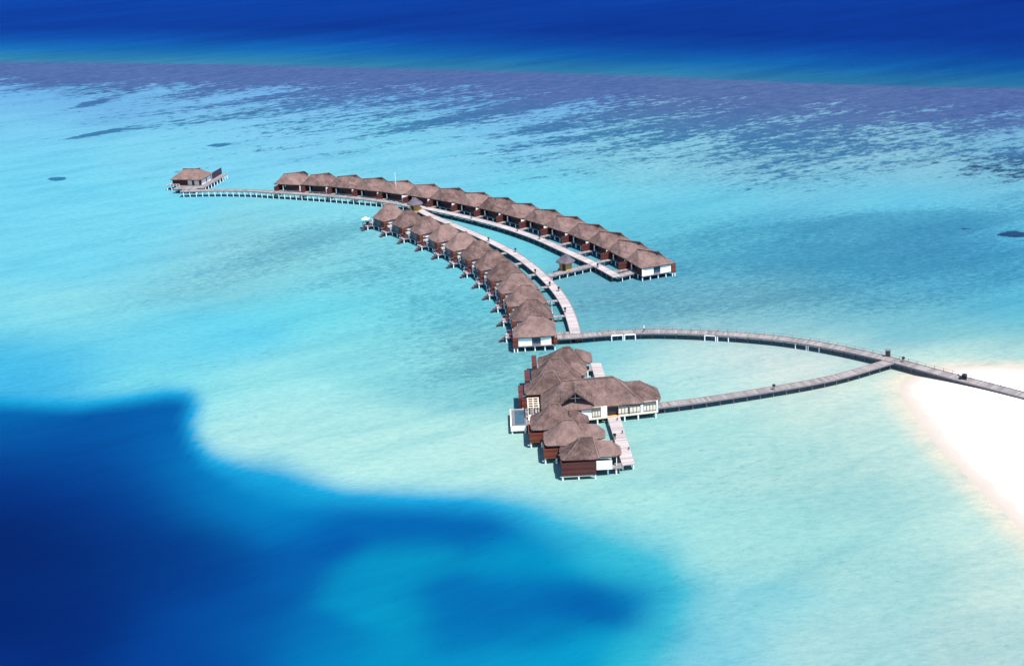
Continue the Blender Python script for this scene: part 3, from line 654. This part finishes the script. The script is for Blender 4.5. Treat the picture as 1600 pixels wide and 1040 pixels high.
mb = MB(); mb.bar(L((12.5, 258.5, 5.2)), L((12.5, 258.55, 7.2)), .07); mb.bar(L((11.4, 258.5, 6.1)), L((13.6, 258.5, 6.1)), .07); mb.build('gable_cross', M['cream'], hall)
mb = MB(); slab(mb, [L((8.9, 257.0, 3.95)), L((16.2, 257.6, 3.95)), L((15.4, 259.6, 5.55)), L((9.7, 259.3, 5.55))], .25); mb.build('skirt_roof', M['thatch'], hall)
def wy(x): return 257.75+(x-14.6)*.143
def wall_piece(n, mt, xa, xb, z0, z1, off=0, th=.15):
    mb = MB(); q = [(xa, wy(xa)+off), (xb, wy(xb)+off), (xb, wy(xb)+off+th), (xa, wy(xa)+off+th)]
    mb.hexa([L((*p_, z0)) for p_ in q], [L((*p_, z1)) for p_ in q]); return mb.build(n, M[mt], hall)
HP('floor', 'beam', (6, 29.6, 260.3, 267.5, 1.2, 1.5))
wall_piece('wall', 'timber', 10.0, 29.6, 1.5, 4.0, 2.4, 4.6)
wall_piece('white_wall', 'white', 13.6, 15.9, 1.5, 3.95); wall_piece('white_wall', 'white', 17.8, 19.1, 1.5, 3.95)
wall_piece('base_beam', 'cream', 13.6, 30.0, 1.2, 1.48, -.1, .3)
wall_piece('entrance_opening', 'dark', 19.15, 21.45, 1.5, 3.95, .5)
wall_piece('entrance_step', 'tan', 19.15, 21.45, 1.35, 1.5, -.3, .75)
def window_run(xa, xb, n):
    w_ = wall_piece('window', 'cream', xa, xb, 1.5, 3.95)
    mb = MB()
    for i in range(n+1):
        x = xa+(xb-xa)*i/n; mb.bar(L((x, wy(x)-.04, 1.75)), L((x, wy(x)-.04, 3.75)), .05)
    for z in (1.9,): mb.bar(L((xa, wy(xa)-.04, z)), L((xb, wy(xb)-.04, z)), .05)
    mb.build('frame', M['beam'], w_)
    mb = MB(); q = [(xa, wy(xa)-.02), (xb, wy(xb)-.02), (xb, wy(xb)-.005), (xa, wy(xa)-.005)]
    mb.hexa([L((*p_, 3.05)) for p_ in q], [L((*p_, 3.94)) for p_ in q]); mb.build('pane', M['stone'], w_)
window_run(15.95, 17.75, 3); window_run(21.5, 23.6, 3); window_run(23.9, 26.2, 3); window_run(26.9, 29.6, 4)
wall_piece('white_wall', 'white', 26.25, 26.85, 1.5, 3.95, -.05); wall_piece('white_wall', 'white', 29.62, 30.0, 1.5, 3.95, -.05)
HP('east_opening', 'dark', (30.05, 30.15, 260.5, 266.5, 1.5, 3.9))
for x in (17.0, 22.8, 25.7, 29.5): link('pile', PILE, hall, L((x, wy(x)+.1, 0)))
for x in (18.5, 21.6, 28): link('pile', PILE, hall, L((x, 266.5, 0)))
# plank terraces either side of the hall
def terrace(label, pts, nm='terrace'):
    o = empty(nm, (*at(*pts[0], 1.5), 0)); tag(o, label, 'deck'); W = [at(*p_, 1.5) for p_ in pts]; x0, y0 = o.location[0], o.location[1]
    mb = MB(); q = [(x-x0, y-y0) for x, y in W]
    mb.hexa([(*p_, 1.3) for p_ in q], [(*p_, 1.5) for p_ in q])
    L_ = math.dist(q[0], q[3]); Wd = math.dist(q[0], q[1])
    for i in range(4): mb.uv[i] = [(0, 0), (0, Wd), (L_, Wd), (L_, 0)][i]
    mb.build('deck', M['pink'], o)
    for t_ in (.04, .5, .96):
        for s_ in (.08, .92):
            a = [q[0][k]+(q[3][k]-q[0][k])*t_ for k in (0, 1)]; b2 = [q[1][k]+(q[2][k]-q[1][k])*t_ for k in (0, 1)]
            link('pile', PILE, o, (a[0]+(b2[0]-a[0])*s_, a[1]+(b2[1]-a[1])*s_, -.1))
    return o
terrace('pale plank terrace running from the hall entrance towards the camera', [(972.3, 726.3), (991.8, 723.8), (968.5, 649.5), (948.8, 651.3)])
terrace('pale plank terrace behind the spa hall', [(930.5, 593), (947, 593), (939, 566.5), (922.5, 566.8)])
# pool deck
pd = empty('pool_deck', (.4, 260, 0)); tag(pd, 'small raised plunge pool in a white basin at the left of the spa', 'pool')
def PP(n, mt, *bx):
    mb = MB()
    for q in bx: mb.box(*q)
    return mb.build(n, M[mt], pd)
PP('basin', 'white', (-1.7, 1.6, -4.7, -4.5, .7, 1.75), (-1.7, -1.5, -4.5, 4.6, .7, 1.75), (-1.5, 1.6, -4.5, 4.6, .7, 1.3), (-1.5, 1.6, 4.42, 4.6, 1.3, 1.58))
PP('pool_rim', 'stone', (-1.5, -.75, -4.5, 4.4, 1.3, 1.62), (-.75, 1.6, -4.5, -3.4, 1.3, 1.62), (-.75, 1.6, 3.6, 4.4, 1.3, 1.62), (1.25, 1.6, -3.4, 3.6, 1.3, 1.62))
PP('water_surface', 'pool', (-.75, 1.25, -3.4, 3.6, 1.3, 1.52))
for yy in np.arange(-3.6, 3.9, 1.0): PP('stepping_slab', 'beam', (-1.35, -.85, yy, yy+.35, 1.62, 1.66))
for x, y in [(-1.4, -4.4), (1.3, -4.4), (-1.4, 0), (-1.4, 4.3)]: link('pile', PILE, pd, (x, y, -.5))
PP('deck', 'deck', (1.62, 5.2, -3.8, 5.2, 1.2, 1.45))
# pergola between pool and hall
pg = empty('pergola', (3.7, 261.6, 1.45)); tag(pg, 'cream timber pergola frame on the deck between pool and hall', 'pergola')
for x in (-1.1, 1.1):
    for y in (-2.4, 0, 2.4):
        mb = MB(); mb.bar((x, y, 0), (x, y, 2.5), .09); mb.build('post', M['cream'], pg)
mb = MB()
for x in (-1.1, 0, 1.1): mb.bar((x, -2.6, 2.6), (x, 2.6, 2.6), .09)
for y in (-2.4, -1.2, 0, 1.2, 2.4): mb.bar((-1.3, y, 2.79), (1.3, y, 2.79), .08)
mb.build('roof_frame', M['cream'], pg)
for i, (x, y) in enumerate([(2.9, 258.9), (3.9, 257.8)]):
    o = MB(); o.box(-.35, .35, -.9, .9, .15, .35); o.box(-.35, .35, .5, .9, .35, .8)
    for a in (-.28, .28):
        for b_ in (-.8, .8): o.box(a-.04, a+.04, b_-.04, b_+.04, 0, .15)
    q = o.build('sun_lounger', M['canvas']); q.location = (x, y, 1.45); tag(q, ['white sun lounger on the pool deck, the one nearer the pool', 'white sun lounger on the pool deck, the one farther from the pool'][i], 'sun lounger', 'loungers on the pool deck')

# ------------------------------------------------------------------ small huts on the jetties
def hut(px, py, label, r=1.9, rz=0, sc=1.0):
    x, y = at(px, py, 1.6); o = empty('thatched_hut', (x, y, 1.5), rz); tag(o, label, 'hut', 'small huts on the jetties')
    n = 8; mb = MB(); ring = lambda rr, z: [(rr*math.cos(2*math.pi*(i+.5)/n), rr*math.sin(2*math.pi*(i+.5)/n), z) for i in range(n)]
    prof = [(r*1.45, 2.3), (r*1.42, 2.55), (r*1.02, 3.1), (r*.6, 3.8), (r*.2, 4.35), (.05, 4.5)]
    for (r0, z0), (r1, z1) in zip(prof[:-1], prof[1:]):
        a, b_ = ring(r0, z0), ring(r1, z1)
        for i in range(n): mb.face([a[i], a[(i+1) % n], b_[(i+1) % n], b_[i]], [(i*1.2, z0), (i*1.2+1.2, z0), (i*1.2+1.2, z1), (i*1.2, z1)])
    mb.face(ring(r*1.4, 2.31)[::-1]); mb.build('roof', M['hut'], o)
    mb = MB(); a, b_ = ring(r*.95, 0), ring(r*.95, 2.4)
    for i in range(n): mb.face([a[i], a[(i+1) % n], b_[(i+1) % n], b_[i]])
    mb.face(b_); mb.build('wall', M['tan'], o)
    mb = MB(); mb.box(-.45, .45, -r*.88-.05, -r*.88+.1, .05, 1.9); mb.build('door', M['dark'], o)
    mb = MB(); mb.cyl(0, 0, -.25, 0, r*1.25, 10); mb.build('platform', M['deck'], o)
    for i in range(4): link('pile', THIN, o, (r*math.cos(i*1.57+.7), r*math.sin(i*1.57+.7), -1.62))
    o.scale = (sc, sc, sc)
    return o
hut(649, 328.5, 'grey-roofed thatched hut with tan walls where the two curved jetties meet', r=1.9, rz=R(-30))
hut(884, 420, 'thatched hut with bright tan walls on the grey link walkway', r=1.9, rz=R(-20), sc=1.0)

# ------------------------------------------------------------------ lamp boxes, poles, platform
def bollard():
    o = empty('lamp_bollard', (0, 0, 0)); mb = MB(); mb.box(-.22, .22, -.22, .22, 0, .95); mb.build('post', M['beam'], o)
    mb = MB(); mb.box(-.30, .30, -.30, .30, .95, 1.2); mb.build('lamp_head', M['black'], o); return o
bl = [(463, 302, 'far jetty in front of the first back-row villa'), (516, 305.5, 'far jetty in front of the second back-row villa'),
 (737, 341.5, 'back jetty, first one right of the grey-roofed hut'), (808.5, 361.5, 'back jetty, halfway along its pale stretch'), (843, 374, 'back jetty, next above the tan hut'), (934, 418, 'back jetty where the grey link walkway joins it'),
 (763.5, 377, 'front jetty, farthest away of all on that jetty'), (805.5, 394, 'front jetty, second from the far end'), (836.5, 427, 'front jetty at its bend, inner side'), (859, 447, 'front jetty inner side, below the bend'),
 (873, 455, 'front jetty outer side, at the row of short links'), (883, 487.5, 'front jetty inner side, nearest its junction'), (1411, 565.5, 'boardwalk just right of the boardwalk fork'), (1209, 608.5, 'curved boardwalk between the spa hall and the fork'),
 (972.5, 676.5, 'near plank terrace, right edge, near the hall'), (982.5, 702.5, 'near plank terrace, right edge, near its tip'), (960.5, 686, 'near plank terrace, left edge'), (964.5, 656.5, 'near plank terrace just outside the hall entrance')]
b0 = bollard(); note_kids(b0)
for i, (x, y, l) in enumerate(bl):
    o = b0 if i == 0 else copy_tree(b0); zt = 1.5 if i > 13 else 1.6; o.location = (*at(x, y, zt), zt)
    if i in (14, 15, 17): o.scale = (.5, .5, .45)
    tag(o, 'small dark lamp box on the '+l, 'lamp', 'dark lamp boxes along the decks')
x, y = at(1387, 556, 1.6); o = empty('service_cabinet', (x, y, 1.6), R(-15)); tag(o, 'grey upright cabinet on the far side of the boardwalk fork', 'cabinet')
mb = MB(); mb.box(-.55, .55, -.45, .45, .05, 1.35); mb.build('body', M['beam'], o); mb = MB(); mb.box(-.62, .62, -.52, .52, 1.35, 1.48); mb.build('lid', M['stone'], o)
mb = MB(); mb.box(-.45, .45, -.48, -.452, .15, 1.25); mb.build('door', M['dark'], o)
def mast(px, py, z, h, r, label, name='mast'):
    mb = MB(); mb.cyl(0, 0, 0, h, r, 8, r*.6); mb.cyl(0, 0, h, h+.12, r*1.2, 8); mb.cyl(0, 0, 0, .12, r*2.5, 8)
    q = mb.build(name, M['pile']); q.location = (*at(px, py, z), z); tag(q, label, 'pole')
mast(620, 309, 1.6, 8.7, .10, 'tall thin white mast rising in front of the fifth villa of the back row')
mast(862.7, 489, 1.5, 2.8, .08, 'short thin white pole beside a front-row walkway')
x, y = at(903, 532.5, 0); o = empty('landing_float', (x, y, 0)); tag(o, 'small oval pinkish float on the water below the junction of jetty and boardwalk', 'float')
mb = MB(); mb.cyl(0, 0, -.2, .35, 1.25, 14, 1.35); mb.build('hull', M['timber'], o); mb = MB(); mb.cyl(0, 0, .35, .45, 1.0, 14); mb.build('top', M['coral'], o)
# parasols and daybeds on the decks of the front row
def parasol(mt, name='parasol'):
    o = empty(name, (0, 0, 0)); n = 8; mb = MB(); a = [(1.35*math.cos(2*math.pi*i/n), 1.35*math.sin(2*math.pi*i/n), 2.1) for i in range(n)]
    for i in range(n): mb.face([a[i], a[(i+1) % n], (0, 0, 2.75)])
    for i in range(n): mb.face([a[(i+1) % n], a[i], (0, 0, 2.6)])
    mb.build('canopy', M[mt], o); mb = MB(); mb.cyl(0, 0, 0, 2.6, .05, 6); mb.build('pole', M['beam'], o); return o
def on_villa(v, lx, ly, z):
    _, x, y, rz, _L = v; c, s = math.cos(rz), math.sin(rz); return (x+c*lx-s*ly, y+s*lx+c*ly, z)
p = parasol('canvas'); p.location = on_villa(VL[0], -6.3, 3.6, 1.28); tag(p, 'open white parasol on the deck of the farthest front-row villa', 'parasol')
pd_ = parasol('black'); note_kids(pd_)
def daybed():
    o = empty('daybed', (0, 0, 0)); mb = MB(); mb.box(-.5, .5, -.95, .95, .25, .5); mb.box(-.5, .5, .65, .95, .5, .95); mb.build('cushion', M['maroon'], o)
    mb = MB(); mb.box(-.55, .55, -1.0, 1.0, .12, .25)
    for a in (-.45, .45):
        for b_ in (-.9, .9): mb.box(a-.05, a+.05, b_-.05, b_+.05, 0, .12)
    mb.build('frame', M['beam'], o); return o
db = daybed(); note_kids(db)
for i in range(12):
    w_ = f'deck of the {ORD[i]} front-row villa from the far end' if i not in (0, 11) else ('deck of the farthest front-row villa' if i == 0 else 'deck of the nearest front-row villa')
    if i > 0:
        o = pd_ if i == 1 else copy_tree(pd_); o.location = on_villa(VL[i], -4.6, 4.0, 1.28); o.scale = (.75, .75, .85); tag(o, 'dark parasol on the '+w_, 'parasol', 'dark parasols on the front-row decks')
    o = db if i == 0 else copy_tree(db); o.location = on_villa(VL[i], -5.6, 2.9, 1.28); o.rotation_euler.z = VL[i][3]; tag(o, 'maroon daybed on the '+w_, 'daybed', 'maroon daybeds on the front-row decks')

# ------------------------------------------------------------------ person on the boardwalk, cart near the sand
def person(px, py, z, rz, label):
    x, y = at(px, py, z); root = empty('person', (x, y, z), rz); tag(root, label, 'person')
    def skin(name, pts, edges, rad, mt):
        me_ = bpy.data.meshes.new(name); me_.from_pydata(pts, edges, []); o = bpy.data.objects.new(name, me_); S.collection.objects.link(o); o.parent = root
        md = o.modifiers.new('skin', 'SKIN'); md.use_smooth_shade = True
        for v, r_ in zip(me_.skin_vertices[0].data, rad): v.radius = (r_, r_)
        me_.skin_vertices[0].data[0].use_root = True
        sb = o.modifiers.new('sub', 'SUBSURF'); sb.levels = sb.render_levels = 1; me_.materials.append(M[mt]); return o
    skin('body', [(0, 0, .95), (0, 0, 1.2), (0, .01, 1.4), (0, 0, 1.5), (0, -.02, 1.62), (.17, 0, 1.4), (.23, .02, 1.12), (.24, -.06, .88), (.25, -.08, .78), (-.17, 0, 1.4), (-.23, .0, 1.12), (-.24, -.06, .88), (-.25, -.08, .78),
         (.1, 0, .88), (.11, -.08, .48), (.11, -.03, .08), (.11, -.16, .04), (-.1, 0, .88), (-.11, .1, .48), (-.11, .16, .08), (-.11, .04, .04)],
         [(0, 1), (1, 2), (2, 3), (3, 4), (2, 5), (5, 6), (6, 7), (7, 8), (2, 9), (9, 10), (10, 11), (11, 12), (0, 13), (13, 14), (14, 15), (15, 16), (0, 17), (17, 18), (18, 19), (19, 20)],
         [.14, .12, .15, .06, .105, .06, .045, .035, .03, .06, .045, .035, .03, .095, .06, .045, .035, .095, .06, .045, .035], 'skin')
    skin('shirt', [(0, 0, .92), (0, 0, 1.2), (0, .01, 1.42), (.18, 0, 1.41), (.24, .02, 1.14), (-.18, 0, 1.41), (-.24, 0, 1.14)], [(0, 1), (1, 2), (2, 3), (3, 4), (2, 5), (5, 6)], [.17, .16, .18, .085, .07, .085, .07], 'shirt')
    skin('trousers', [(0, 0, .96), (.1, 0, .88), (.11, -.08, .48), (.11, -.03, .14), (-.1, 0, .88), (-.11, .1, .48), (-.11, .16, .14)], [(0, 1), (1, 2), (2, 3), (0, 4), (4, 5), (5, 6)], [.15, .12, .085, .07, .12, .085, .07], 'trousers')
    mb = MB(); mb.cyl(0, 0, 1.66, 1.74, .125, 8, .115); mb.cyl(0, 0, 1.74, 1.80, .115, 8, .05); mb.build('hat', M['canvas'], root)
    return root
person(1006.3, 519, 1.6, R(80), 'person in a pale top, dark trousers and light hat walking on the long boardwalk')
x, y = at(1505, 592, 1.55); o = empty('cart', (x, y, 1.55), R(-20)); tag(o, 'small black cart with a rounded dark load parked on the boardwalk by the sand', 'cart')
mb = MB(); mb.box(-.85, .75, -.38, .38, .35, .5); mb.build('bed', M['black'], o)
for a in (-.6, .5):
    for b_ in (-.42, .42):
        mb = MB(); n = 10; A = [(a+.24*math.cos(2*math.pi*i/n), b_-.05, .24+.24*math.sin(2*math.pi*i/n)) for i in range(n)]; Bq = [(p_[0], b_+.05, p_[2]) for p_ in A]
        mb.face(A); mb.face(Bq[::-1])
        for i in range(n): j = (i+1) % n; mb.face([A[j], A[i], Bq[i], Bq[j]])
        mb.build('wheel', M['black'], o)
mb = MB(); prof = [(.30, .5), (.52, .7), (.56, .95), (.42, 1.2), (.15, 1.32)]
for (r0, z0), (r1, z1) in zip(prof[:-1], prof[1:]): mb.cyl(.25, 0, z0, z1, r0, 12, r1)
mb.build('load', M['black'], o)
mb = MB(); mb.bar((-.8, -.3, .5), (-1.15, -.3, 1.1), .04); mb.bar((-.8, .3, .5), (-1.15, .3, 1.1), .04); mb.bar((-1.15, -.35, 1.1), (-1.15, .35, 1.1), .045); mb.build('handle', M['black'], o)
